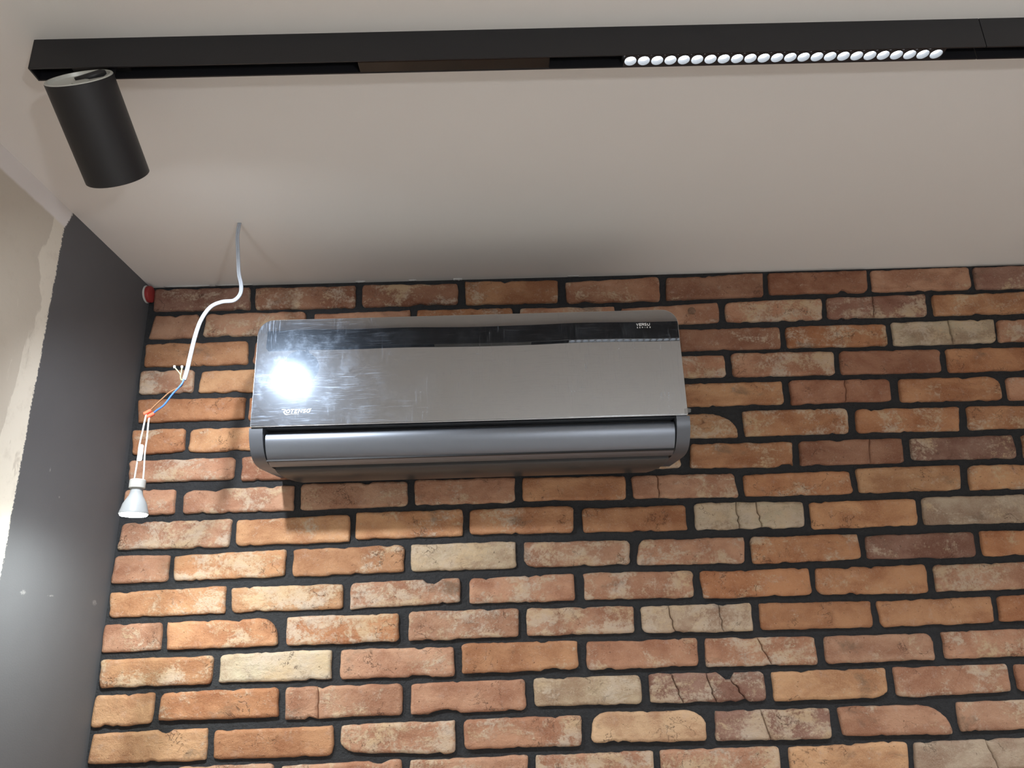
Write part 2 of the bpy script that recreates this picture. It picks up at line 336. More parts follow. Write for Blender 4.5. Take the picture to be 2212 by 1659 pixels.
# ---------------------------------------------------------------- bricks
# corners in mm (x, z from eye height; TL TR BR BL), tint + lime wash, damage (T/B chip at %,width,depth; c crack top%,bottom%; 1-4 corner cut)
BRICK_TABLE = '''
11 854 256 852 260 789 15 791 d4
266 850 523 849 524 786 269 789 r5
535 851 783 847 783 789 537 788 r5 B57,28,5
796 853 1037 849 1034 786 798 786 o4
1051 843 1295 851 1292 783 1053 783 p4 B20,30,5
1310 847 1562 855 1554 787 1304 784 r2
1572 853 1829 855 1821 791 1567 792 r1
1836 854 2094 857 2088 792 1830 791 p2
2101 853 2356 857 2348 792 2094 790 d3
2369 852 2624 849 2628 788 2371 792 t4
2641 851 2889 849 2885 790 2640 789 o2
2901 848 2992 851 2992 789 2899 792 o4
20 781 134 782 135 717 11 716 p1
150 781 401 781 405 717 146 718 p5 B22,30,6
418 773 663 778 664 717 421 716 p4
676 776 920 777 918 715 677 715 o4
934 774 1176 772 1172 710 933 711 p5
1189 766 1439 776 1435 719 1187 715 p3
1452 776 1701 780 1695 720 1448 719 p6
1710 780 1966 784 1959 721 1704 721 d6 c46,47
1978 779 2223 782 2213 722 1973 722 o3
2235 778 2484 776 2482 715 2238 716 o6
2495 777 2738 775 2741 717 2496 719 o3
2752 779 2990 778 2991 715 2751 718 p1
6 706 262 707 267 643 10 643 o2
278 704 525 706 523 645 275 642 r1
537 705 785 705 788 642 539 643 o6
797 705 1047 703 1048 643 796 643 o2
1058 702 1306 703 1307 643 1058 644 t2
1325 705 1584 705 1579 645 1327 646 r3
1594 705 1848 704 1845 645 1592 646 o6
1861 709 2123 710 2114 645 1857 644 c7 c55,58
2127 707 2382 709 2372 646 2118 646 p5
2397 706 2649 704 2648 644 2395 643 p4
2663 704 2913 702 2917 646 2661 642 o1
2928 705 2992 706 2990 643 2930 645 r3
3 635 137 634 140 574 6 571 p6
153 630 394 630 396 571 149 571 t2
406 631 649 631 651 573 409 569 t1
663 631 906 632 906 570 664 572 r1
918 629 1162 632 1160 573 919 571 t5
1189 634 1436 634 1434 575 1188 576 p6
1450 638 1707 636 1701 573 1447 575 p7
1716 635 1970 634 1963 572 1713 573 r2
1983 634 2238 633 2228 571 1975 571 o3
2252 631 2495 630 2499 573 2251 569 p5
2509 630 2762 632 2762 569 2510 571 o2
2776 632 2991 632 2990 570 2776 572 o5
7 561 269 560 269 502 14 501 o2
275 559 521 557 525 497 275 497 o3
537 558 782 558 781 496 537 498 p1
793 556 1037 558 1040 500 792 497 t3
1052 556 1295 558 1295 497 1048 497 p4
1321 563 1568 562 1567 502 1322 502 t3
1583 563 1831 560 1827 503 1579 500 r2 c55,54
1850 559 2100 559 2095 497 1844 498 o4 2:40,25
2112 555 2367 556 2359 496 2107 495 p3
2379 557 2624 556 2622 496 2379 500 p4
2636 559 2890 557 2888 498 2635 498 t2
2902 557 2990 560 2993 499 2902 497 r2
4 485 132 486 135 427 11 423 o3
141 484 387 488 391 427 140 425 t3
402 487 647 484 646 427 401 425 r6
662 485 908 484 906 427 660 425 o4
919 485 1167 488 1165 428 920 427 t4
1194 487 1443 485 1445 423 1189 426 t5 2:72,48
1459 490 1716 490 1710 425 1457 425 o6
1731 486 1986 485 1974 423 1725 426 o5
2001 484 2254 484 2246 425 1992 425 o4
2269 484 2515 485 2518 424 2268 425 t4
2531 488 2784 484 2781 427 2528 424 r4
2795 484 2994 486 2994 427 2797 427 t4
7 411 257 412 256 358 11 357 p5
270 413 539 414 537 351 271 355 r6
556 413 791 411 793 353 557 355 t1
809 415 1039 413 1041 355 809 354 p6
1062 413 1303 415 1302 354 1064 353 t6
1325 412 1570 411 1563 348 1319 353 o4 B93,35,8
1583 411 1832 412 1827 350 1578 350 r2 c68,66
1848 410 2097 412 2096 353 1843 355 d4
2116 410 2368 411 2359 350 2108 352 o3
2384 415 2634 415 2635 354 2382 355 o6
2651 412 2903 413 2901 351 2647 353 t3
2914 413 2991 411 2990 351 2916 353 p4
4 343 126 340 128 281 8 280 p4
140 336 399 342 401 281 144 281 p4 1:32,18 T30,22,6 T78,20,4
411 344 662 343 663 284 414 281 p4 T62,25,5
674 346 912 345 910 284 675 285 p5
925 344 1170 341 1166 284 923 287 o3
1180 341 1422 340 1428 281 1180 285 p5 c25,25
1440 336 1694 338 1694 280 1439 282 o3 T6,15,4
1705 342 1954 343 1945 283 1706 281 t3
1971 341 2220 341 2211 281 1963 281 t4
2232 338 2483 340 2486 281 2235 278 t4
2499 339 2743 340 2742 280 2495 282 t2
2752 339 2992 340 2992 282 2752 279 o6
10 266 262 269 260 203 6 204 p7
269 264 531 270 532 206 273 204 t3
540 274 790 275 789 212 542 210 t5
801 272 1043 275 1041 212 801 214 o3
1058 268 1301 270 1302 209 1060 211 o3
1320 273 1573 269 1569 207 1315 209 c8 c38,41 B63,40,5 c56,61
1585 267 1835 267 1830 204 1582 202 t2
1847 270 2091 270 2081 203 1840 204 g4
2104 266 2351 269 2355 209 2106 208 p4
2368 269 2614 267 2616 207 2364 209 t2
2626 266 2874 267 2878 209 2630 209 r4
2889 269 2990 267 2990 205 2890 206 o3
4 192 129 192 131 132 2 130 p4
137 189 390 196 390 134 141 132 t7
404 195 656 198 657 137 404 132 o3
668 198 909 199 908 136 667 136 c7
923 196 1167 192 1164 136 923 138 p5 4:35,15
1186 193 1428 193 1422 132 1175 135 p5 1:18,18
1437 191 1687 191 1686 132 1436 130 o4
1701 187 1952 188 1947 129 1697 132 d4
1964 189 2212 188 2205 130 1958 131 o3
2227 195 2470 196 2472 132 2224 133 r1
2484 193 2727 196 2725 136 2485 134 r6
2742 196 2990 194 2990 132 2739 133 t3
2 113 262 120 264 59 8 57 t5
270 116 522 117 523 61 275 60 t6
535 118 782 121 783 66 535 59 p6 T74,35,12
799 119 1036 124 1037 63 798 63 p5
1054 124 1303 122 1299 61 1054 63 p6
1314 119 1564 120 1563 59 1317 58 o3
1574 118 1828 120 1822 55 1570 58 o4 4:22,20
1842 118 2098 119 2091 57 1837 57 p5
2113 120 2355 123 2358 63 2113 60 o5
2368 120 2617 123 2616 60 2370 62 o1
2630 122 2882 122 2884 61 2629 63 o5
2896 123 2992 120 2994 63 2894 61 t2
-1 46 130 47 132 -14 1 -15 p5
137 46 378 49 385 -11 143 -14 o4 2:40,34
398 50 646 50 648 -10 400 -13 o7
665 53 911 53 909 -9 664 -11 p6
924 52 1165 50 1162 -9 922 -8 p7
1176 49 1423 48 1423 -14 1177 -10 g8 c25,29 c70,72
1438 47 1689 45 1686 -13 1436 -12 o2
1698 44 1959 46 1954 -12 1701 -13 o2
1969 47 2219 47 2212 -11 1964 -10 o1
2231 48 2479 47 2481 -9 2234 -11 t2
2493 49 2734 47 2733 -11 2492 -12 o3
2749 50 2994 47 2990 -11 2747 -9 o4
3 -26 248 -25 250 -85 9 -86 t6
260 -24 503 -20 504 -84 261 -84 c8
519 -21 767 -23 769 -85 519 -84 p3 B70,40,5
781 -17 1035 -18 1036 -79 781 -81 o3 B75,40,6
1052 -22 1297 -21 1294 -81 1049 -81 p5
1309 -22 1552 -25 1554 -86 1307 -83 p6 c48,58 B58,30,4
1570 -26 1811 -26 1807 -83 1567 -85 p4 2:25,20
1829 -25 2074 -23 2070 -82 1827 -83 p5
2086 -23 2340 -22 2340 -85 2086 -84 t5
2353 -21 2601 -25 2598 -85 2352 -82 t4
2611 -23 2853 -23 2853 -82 2610 -83 p4
2866 -23 2991 -22 2992 -83 2865 -85 r4
3 -97 131 -95 130 -159 0 -163 t1
142 -96 393 -93 396 -154 141 -154 o4
404 -93 657 -94 659 -158 407 -160 p4 c28,29
672 -94 919 -93 921 -157 672 -158 p3 B30,60,9
934 -92 1167 -92 1168 -152 934 -150 c6
1180 -90 1433 -93 1432 -155 1180 -151 d6 c20,28 c50,56 T68,30,17 c70,80 B80,20,7
1446 -95 1696 -94 1691 -155 1444 -156 t2 3:42,18
1709 -94 1960 -94 1957 -152 1707 -157 p6
1971 -96 2210 -96 2206 -152 1971 -152 r3
2222 -95 2465 -95 2466 -157 2222 -155 t5
2479 -95 2728 -98 2729 -154 2478 -158 r4
2742 -97 2985 -96 2984 -157 2742 -154 o3
8 -172 250 -168 253 -232 3 -232 t4 T63,26,7
260 -174 514 -172 515 -232 264 -231 o1
526 -171 770 -169 769 -235 527 -226 p7 4:42,26
784 -168 1037 -168 1033 -229 784 -228 p5
1057 -162 1296 -166 1296 -227 1049 -224 y1 1:40,24 2:44,30 3:10,10 4:14,12
1315 -168 1562 -169 1558 -231 1311 -228 d8 c40,47
1575 -167 1812 -171 1814 -230 1579 -227 p3 2:62,52
1828 -167 2077 -166 2075 -223 1828 -227 p5
2089 -168 2334 -169 2334 -228 2093 -227 o2
2346 -169 2596 -167 2596 -228 2346 -230 o6
2609 -171 2862 -170 2865 -230 2613 -227 p3
2879 -170 2990 -168 2992 -231 2879 -229 o4
14 -241 137 -241 139 -302 14 -304 p5
148 -241 392 -240 396 -299 153 -300 p4
405 -245 659 -240 660 -302 409 -302 p4 T80,30,7
670 -243 920 -240 920 -303 671 -302 p5
932 -242 1181 -239 1179 -298 930 -304 p6
1192 -239 1445 -240 1443 -298 1189 -298 p6
1461 -242 1713 -238 1707 -300 1458 -299 t1
1724 -241 1969 -239 1967 -299 1718 -299 g2 c62,70
1981 -241 2228 -239 2226 -299 1985 -300 t3
2238 -239 2492 -240 2492 -302 2241 -299 t1
2509 -241 2765 -241 2764 -302 2508 -301 o4
2778 -239 2991 -239 2993 -303 2774 -303 o3
2 -313 127 -312 127 -374 2 -374 t3
139 -313 396 -314 398 -375 142 -375 p3
410 -314 663 -313 664 -372 411 -372 t3
680 -314 927 -315 928 -372 679 -372 r2
941 -316 1197 -315 1195 -376 941 -376 t2
1208 -312 1456 -313 1459 -374 1210 -372 o5
1470 -314 1714 -314 1717 -374 1472 -376 t1
1731 -314 1977 -314 1981 -372 1729 -372 p3
1991 -313 2248 -312 2249 -374 1993 -375 r5
2262 -313 2507 -315 2510 -376 2260 -376 t1
2523 -312 2770 -315 2768 -372 2522 -373 t2
2783 -314 2992 -314 2992 -373 2783 -376 p3
2 -386 252 -386 250 -445 4 -447 p4
265 -389 510 -387 511 -447 263 -446 o1
525 -386 774 -387 773 -448 524 -449 o5
788 -388 1039 -389 1037 -446 788 -448 p3
1053 -386 1302 -385 1298 -449 1050 -447 p5
1313 -385 1566 -385 1564 -446 1313 -447 r1
1579 -385 1822 -389 1823 -448 1577 -446 t5
1835 -386 2086 -386 2084 -447 1835 -449 p1
2099 -385 2351 -386 2351 -448 2097 -446 o3
2363 -386 2616 -385 2612 -449 2363 -447 o1
2625 -387 2880 -389 2880 -446 2625 -449 o2
2892 -387 2993 -388 2991 -447 2896 -446 r5
4 -462 126 -460 128 -521 1 -518 r4
139 -462 396 -461 392 -518 138 -519 o3
409 -458 647 -459 651 -521 405 -519 o3
664 -459 915 -460 914 -522 661 -520 r5
929 -460 1181 -458 1181 -521 927 -522 p3
1192 -458 1446 -461 1447 -519 1193 -521 r6
1460 -462 1704 -462 1700 -522 1462 -518 o2
1716 -459 1963 -462 1965 -522 1717 -519 o2
1975 -462 2222 -459 2223 -521 1978 -519 t2
2237 -458 2483 -459 2484 -521 2237 -520 t3
2494 -458 2748 -461 2745 -519 2494 -522 o1
2764 -462 2992 -458 2990 -522 2763 -522 o6
1 -534 244 -532 247 -593 0 -592 o3
261 -532 515 -532 516 -595 258 -594 r1
529 -532 774 -531 775 -595 528 -594 p6
786 -532 1031 -533 1033 -593 786 -595 o4
1045 -535 1301 -533 1302 -594 1045 -595 p6
1316 -534 1554 -531 1557 -593 1314 -594 o3
1567 -532 1814 -534 1814 -594 1567 -591 t6
1826 -532 2072 -532 2075 -594 1826 -595 t1
2085 -534 2341 -535 2341 -595 2086 -595 o4
2351 -535 2607 -532 2608 -593 2351 -595 p2
2622 -532 2872 -531 2872 -595 2620 -595 o5
2884 -535 2994 -532 2990 -592 2888 -591 o5
'''
PAL = {'o': (0.45, 0.225, 0.120), 'r': (0.33, 0.165, 0.105), 'p': (0.44, 0.240, 0.155), 't': (0.495, 0.272, 0.148), 'c': (0.50, 0.395, 0.28),
       'g': (0.41, 0.305, 0.225), 'y': (0.53, 0.345, 0.215), 'd': (0.29, 0.160, 0.120)}
def make_brick(line):
    w = line.split(); q = [Vector((float(w[2 * i]) / 1000, float(w[2 * i + 1]) / 1000 + ZC)) for i in range(4)]
    TL, TR, BR, BL = q; code = w[8]; dm = w[9:]
    L = ((TR - TL).length + (BR - BL).length) / 2; H = ((TL - BL).length + (TR - BR).length) / 2
    seed = random.uniform(0, 500)
    cuts = {k: (random.uniform(0.004, 0.016), random.uniform(0.004, 0.013)) for k in '1234'}
    chipT, chipB, cracks = [], [], []
    for s in dm:
        if s[0] == 'T' or s[0] == 'B':
            a = [float(x) for x in s[1:].split(',')]; (chipT if s[0] == 'T' else chipB).append((a[0] / 100 * L, a[1] / 2000, a[2] / 1000))
        elif s[0] == 'c':
            a = [float(x) / 100 * L for x in s[1:].split(',')]; cracks.append(a)
        else:
            a = [float(x) / 1000 for x in s[2:].split(',')]; cuts[s[0]] = (a[0], a[1])
    for ch in (chipT, chipB):
        for k in range(random.choice((0, 1, 1, 2, 3))):
            ch.append((random.uniform(0.1, 0.9) * L, random.uniform(0.004, 0.012), random.uniform(0.0012, 0.0045)))
    def nz(a, b, f=70): return noise.noise(Vector((a * f + seed, b * f, seed * 0.37)))
    def edge(U, chips, side):
        d = 0.0014 + 0.0024 * nz(U, side, 26) + 0.0012 * nz(U, side + 5, 120)
        for c, hw, dep in chips:
            x = (U - c) / hw
            if abs(x) < 1: d += dep * math.sqrt(1 - x * x) * (0.85 + 0.3 * nz(U, 9, 260))
        return max(0.0, d)
    def lo(U): return edge(U, chipB, 0)
    def hi(U): return H - edge(U, chipT, 3)
    def end(V, side): return 0.0010 + 0.0022 * (nz(V, side, 45) + 0.5)
    def frange(a, b, st): 
        k = max(2, int(abs(b - a) / st)); return [a + (b - a) * i / k for i in range(k + 1)]
    def arc(cx, cz, rx, rz, a0, side):
        k = max(3, int((rx + rz) / 0.006)); out = []
        for i in range(k + 1):
            a = math.radians(a0 + 90 * i / k); j = 0.0009 * nz(i, side, 1.7) * min(1.6, (rx + rz) / 0.02)
            out.append((cx + (rx + j) * math.cos(a), cz + (rz + j) * math.sin(a)))
        return out
    def crackline(c):
        ut, ub = c; pts = []
        for i in range(8):
            v = i / 7; pts.append((ub + (ut - ub) * v + 0.004 * nz(i * 0.9, ut, 1.0), v))
        return pts
    lines = [crackline(c) for c in sorted(cracks)]
    verts, faces, caps = [], [], []
    for k in range(len(lines) + 1):
        out = []
        Lc, Rc = (lines[k - 1] if k else None), (lines[k] if k < len(lines) else None)
        g = 0.0007
        x0 = cuts['4'][0] if not Lc else Lc[0][0] + g; x1 = L - cuts['3'][0] if not Rc else Rc[0][0] - g
        out += [(u, lo(u)) for u in frange(x0, x1, 0.0085)]
        if not Rc:
            out += arc(L - cuts['3'][0], cuts['3'][1], cuts['3'][0] - end(0, 1), cuts['3'][1] - lo(L - cuts['3'][0]) * 0.9, 270, 1)[1:]
            out += [(L - end(v, 1), v) for v in frange(cuts['3'][1], H - cuts['2'][1], 0.009)][1:-1]
            out += arc(L - cuts['2'][0], H - cuts['2'][1], cuts['2'][0] - end(H, 1), cuts['2'][1] - (H - hi(L - cuts['2'][0])) * 0.9, 0, 2)
            xt = L - cuts['2'][0]
        else:
            out += [(u - g, lo(u) + (hi(u) - lo(u)) * v) for u, v in Rc][1:-1]; xt = Rc[-1][0] - g
            out.append((xt, hi(xt)))
        xl = cuts['1'][0] if not Lc else Lc[-1][0] + g
        out += [(u, hi(u)) for u in frange(xt, xl, 0.0085)][1:]
        if not Lc:
            out += arc(cuts['1'][0], H - cuts['1'][1], cuts['1'][0] - end(H, 7), cuts['1'][1] - (H - hi(cuts['1'][0])) * 0.9, 90, 3)[1:]
            out += [(end(v, 7), v) for v in frange(H - cuts['1'][1], cuts['4'][1], 0.009)][1:-1]
            out += arc(cuts['4'][0], cuts['4'][1], cuts['4'][0] - end(0, 7), cuts['4'][1] - lo(cuts['4'][0]) * 0.9, 180, 4)[:-1]
        else:
            out += [(u + g, lo(u) + (hi(u) - lo(u)) * v) for u, v in reversed(Lc)][1:-1]
        n = len(out); us = [q[0] for q in out]; vs_ = [q[1] for q in out]
        cu, cv = (min(us) + max(us)) / 2, (min(vs_) + max(vs_)) / 2; hu, hv = (max(us) - min(us)) / 2, (max(vs_) - min(vs_)) / 2
        b0 = len(verts); tilt = random.uniform(-0.006, 0.006); tz = random.uniform(-0.02, 0.02); proud = random.uniform(-0.0015, 0.0015)
        for d, y in ((0.0, 0.014), (0.0, 0.0045), (0.0024, 0.0014), (0.0070, 0.0)):
            for i in range(n):
                pt = Vector((cu + (out[i][0] - cu) * (1 - d / hu), cv + (out[i][1] - cv) * (1 - d / hv)))
                s, tt = pt.x / L, pt.y / H
                P = (BL * (1 - s) + BR * s) * (1 - tt) + (TL * (1 - s) + TR * s) * tt
                yy = y if y > 0.01 else y + proud + tilt * (s - 0.5) * 0.25 + tz * (tt - 0.5) * 0.06
                verts.append((P.x, yy, P.y))
        for r in range(3):
            faces += [(b0 + r * n + i, b0 + r * n + (i + 1) % n, b0 + (r + 1) * n + (i + 1) % n, b0 + (r + 1) * n + i) for i in range(n)]
        faces.append(tuple(range(b0 + 3 * n, b0 + 4 * n))); caps.append(len(faces) - 1)
    o = mesh('brick', verts, faces, BRICK, wall_back, smooth=True)
    for k in caps: o.data.polygons[k].use_smooth = False
    c = PAL[code[0]]; j = random.uniform(0.9, 1.1); h = random.uniform(-0.05, 0.05)
    o.color = (c[0] * j, c[1] * j * (1 + h), c[2] * j * (1 + 1.6 * h), int(code[1]) / 10.0)
    return o
for line in BRICK_TABLE.strip().splitlines(): make_brick(line)

# courses further down the wall, below the view
v, f = [], []
for k in range(21, 36):
    z1 = ZC + 0.8929 - k * 0.0728 + 0.03; z0 = z1 - 0.06; x = 0.003 if k % 2 else -0.13
    if z0 < 0.005: break
    while x < RX - 0.02:
        a, b = max(x, 0.002), min(x + random.uniform(0.242, 0.255), RX - 0.004); y = random.uniform(-0.001, 0.001)
        i = len(v); vv, _ = box_data(a, b, y, 0.014, z0, z1); v += vv
        f += [tuple(i + q for q in face) for face in _]; x = b + 0.013
low = mesh('lower_courses', v, f, BRICK, wall_back); low['kind'] = 'stuff'; low.color = (0.46, 0.19, 0.095, 0.45)

# a burnt knot in one brick beside the top right corner of the air conditioner
kv = lathe('brick_knot', [(0.0, -0.0035), (0.006, -0.0032), (0.0095, -0.0012), (0.0105, 0.0015), (0.0118, 0.0004), (0.0130, 0.0030)], BRICK, Matrix.Translation((1.3660, 0.0, ZC + 0.7520)) @ Matrix.Rotation(-math.pi / 2, 4, 'X'), wall_back, 18)
kv.color = (0.22, 0.13, 0.09, 0.15)
for q in kv.data.vertices: q.co += Vector((1, 0, 1)) * 0.0016 * noise.noise(q.co * 160)
# bits of white filler left along the joint under the ceiling
for x0, x1, t_ in ((0.035, 0.150, 0.0035), (0.165, 0.260, 0.0025), (0.52, 0.545, 0.003), (0.655, 0.675, 0.003), (0.768, 0.792, 0.006), (1.06, 1.09, 0.002)):
    n = 10; v, f = [], []
    for i in range(n + 1):
        x = x0 + (x1 - x0) * i / n; h = t_ * (0.35 + 0.9 * abs(noise.noise(Vector((x * 130, 3.3, 0))))) * (1 if 0 < i < n else 0.3)
        v += [(x, 0.004 - h * 0.6, HC + 0.001), (x, 0.003 - h, HC - h * 0.55), (x, 0.006, HC - h), (x, 0.014, HC + 0.001)]
    f = [(4 * i + a, 4 * i + (a + 1) % 4, 4 * i + 4 + (a + 1) % 4, 4 * i + 4 + a) for i in range(n) for a in range(4)] + [(3, 2, 1, 0), (4 * n, 4 * n + 1, 4 * n + 2, 4 * n + 3)]
    mesh('filler_remnant', v, f, FLAKE, wall_back, smooth=True)

# ---------------------------------------------------------------- split air conditioner
AX0, AX1 = 0.3695, 1.2665; AZ0, AZ1 = ZC + 0.4158, ZC + 0.6505; AY = -0.240
ac = empty('air_conditioner', (0.818, 0.0, ZC + 0.33), 'graphite wall air conditioner with a smeared mirror front hung on the brick wall', 'air conditioner')
hs = rounded_slab('housing', AX0 + 0.002, AX1 - 0.002, ZC + 0.4150, AZ1 - 0.0015, -0.228, 0.012, 0.032, 0.004, GRAPH, ac)
rounded_slab('panel_trim', AX0 - 0.0006, AX1 + 0.0006, AZ0 - 0.0014, AZ1 + 0.0010, -0.2385, -0.2275, 0.0335, 0.003, SILVER, ac, 0.0008)
rounded_slab('mirror_panel', AX0 + 0.0010, AX1 - 0.0010, AZ0 + 0.0006, AZ1 - 0.0008, AY, -0.2380, 0.032, 0.002, MIRROR, ac)
capp = [(0.0, 0.4140), (-0.2335, 0.4140), (-0.2325, 0.404), (-0.229, 0.391), (-0.222, 0.378), (-0.213, 0.367), (-0.202, 0.358), (-0.189, 0.352), (-0.172, 0.349), (-0.15, 0.348), (-0.08, 0.352), (0.0, 0.358)]
capp = [(y, z + ZC) for y, z in capp]
for a, b in ((0.3662, 0.3938), (1.2435, 1.2712)):
    c = extrude_x('end_cap', capp, a, b, GRAPH, ac, True)
box('slot_shade_block', (0.3938, 1.2435, -0.196, -0.01, ZC + 0.352, ZC + 0.4145), DARK, ac)  # solid black block in place of the shade behind the flap
fl = [(-0.2060, 0.4085), (-0.2135, 0.4075), (-0.2185, 0.4025), (-0.2200, 0.395), (-0.2185, 0.386), (-0.2145, 0.376), (-0.2080, 0.366), (-0.1990, 0.3575), (-0.1880, 0.3510), (-0.1780, 0.3472), (-0.1690, 0.3458), (-0.1680, 0.3500), (-0.1960, 0.3640), (-0.2040, 0.380)]
fl = [tuple(q) for q in spline([Vector(q) for q in fl[:11]], 5)] + fl[11:]
extrude_x('air_flap', [(y, z + ZC) for y, z in fl], 0.3962, 1.2412, SATIN, ac, True)
tr = [(-0.158, 0.3420), (-0.152, 0.3370), (-0.138, 0.3330), (-0.115, 0.3305), (-0.085, 0.3310), (-0.050, 0.3350), (-0.016, 0.342), (-0.006, 0.3495), (-0.006, 0.353), (-0.158, 0.353)]
extrude_x('bottom_tray', [(y, z + ZC) for y, z in tr], 0.402, 1.236, TRAYM, ac, True, [0.000, 0.003, 0.008, 0.016, 0.024, 0.030, 0.034, 0.034, 0.034, 0.0])
# maker's lettering, printed on the glass
k = 4.715e-5
def LP(cx, cy): return (0.432 + (cx - 340) * k, ZC + 0.4437 + (628 - (cy + 0.028 * (cx - 600))) * k)
def SK(pts): return [LP(*q[:2]) + tuple(q[2:]) for q in pts]
def ell(cx, cy, rx, ry, sh): return [(cx + rx * math.cos(a) - sh * ry * math.sin(a), cy + ry * math.sin(a)) for a in [2 * math.pi * i / 20 for i in range(21)]]
logo = [SK([(338, 498, 0.5), (400, 506, 0.9), (480, 510), (515, 530), (500, 575), (440, 606), (415, 606)]),
        SK([(430, 600), (470, 660), (500, 705, 1.1), (560, 730, 1.0), (665, 728, 0.5)]), SK([(665, 728, 0.25), (780, 706, 0.3), (1085, 712, 0.35)]),
        SK(ell(632, 584, 68, 74, 0.25)), SK([(745, 506), (895, 502)]), SK([(825, 506), (785, 664)]),
        SK([(1048, 500), (950, 502), (918, 655), (1022, 650)]), SK([(935, 576), (1025, 572)]),
        SK([(1080, 662), (1112, 500), (1205, 644), (1245, 486)]),
        SK([(1408, 506), (1370, 494), (1318, 506), (1310, 545), (1380, 590), (1368, 630), (1320, 645), (1272, 632)]),
        SK(ell(1512, 566, 66, 74, 0.25)), SK([(1520, 494), (1590, 486, 0.9), (1640, 474, 0.3)])]
strokes('maker_name', logo, 38 * k, AY - 0.0004, PRINT, ac)
GL = {'V': [[(0, 1), (.5, 0), (1, 1)]], 'E': [[(.95, 1), (0, 1), (0, 0), (.95, 0)], [(0, .5), (.8, .5)]],
      'R': [[(0, 0), (0, 1), (.7, 1), (.95, .76), (.7, .48), (0, .48)], [(.5, .48), (1, 0)]],
      'S': [[(.95, .9), (.72, 1), (.25, 1), (.05, .78), (.25, .55), (.75, .45), (.95, .22), (.75, 0), (.25, 0), (.02, .1)]],
      'U': [[(0, 1), (0, .25), (.22, 0), (.78, 0), (1, .25), (1, 1)]], 'I': [[(.5, 0), (.5, 1)]]}
k2 = 8.37e-5
def series(word, xs, w, cy, h):
    out = []
    for ch, x in zip(word, xs):
        for ln in GL[ch]:
            out.append([(1.17640 + (x + a * w - 165) * k2, ZC + 0.61875 + (470 - (cy - b * h)) * k2) for a, b in ln])
    return out
strokes('series_name', series('VERSU', (172, 248, 312, 378, 455), 52, 520, 62), 14 * k2, AY - 0.0004, PRINT, ac)
strokes('series_subtitle', series('SERIES', (180, 244, 308, 372, 432, 500), 26, 583, 27), 7.5 * k2, AY - 0.0004, PRINT, ac)
# curling corners of clear tape at the bottom corners of the glass
keep(mesh('clear_tape_corner', [(1.2595, AY - 0.0006, ZC + 0.4165), (1.2715, AY - 0.0045, ZC + 0.4185), (1.2725, AY - 0.004, ZC + 0.4255), (1.2660, AY - 0.0012, ZC + 0.4285), (1.2600, AY - 0.0006, ZC + 0.4270)], [(0, 1, 2, 3, 4)], FILM), ac)

# ---------------------------------------------------------------- ceiling track
TY0, TY1 = -0.8170, -0.7905; TZ = ZC + 0.8072
def track(x0, x1, dy, label, endcap):
    t = empty('track_rail', (x0, (TY0 + TY1) / 2 + dy, HC), label, 'track', 'black light tracks on the ceiling')
    a, b, w = TY0 + dy, TY1 + dy, 0.0022
    prof = [(a, HC), (a, TZ), (a + w, TZ), (a + w, TZ + 0.040), (b - w, TZ + 0.040), (b - w, TZ), (b, TZ), (b, HC)]
    extrude_x('rail_body', prof, x0, x1, BLACK, t)
    box('conductor_insert', (x0 + 0.004, x1 - 0.002, a + w + 0.0004, b - w - 0.0004, TZ + 0.030, TZ + 0.0398), SLOT, t)
    if endcap: box('end_plate', (x0 - 0.0025, x0 - 0.0001, a, b, TZ, HC), BLACK, t, 0.0005)
    return t
tr1 = track(0.2065, 1.6225, 0, 'long black ceiling track with the cylinder spotlight at its end', True)
box('glossy_cover', (0.6866, 0.9714, TY0 + 0.0024, TY1 - 0.0024, TZ - 0.0004, TZ + 0.020), GLOSSBLACK, tr1, 0.0015)
track(1.6238, 2.92, 0, 'second length of black ceiling track past the fine joint at right', False)
track(0.30, 2.75, -1.85, 'black ceiling track across the room behind the viewer', True)  # unseen track, added to carry the fill modules

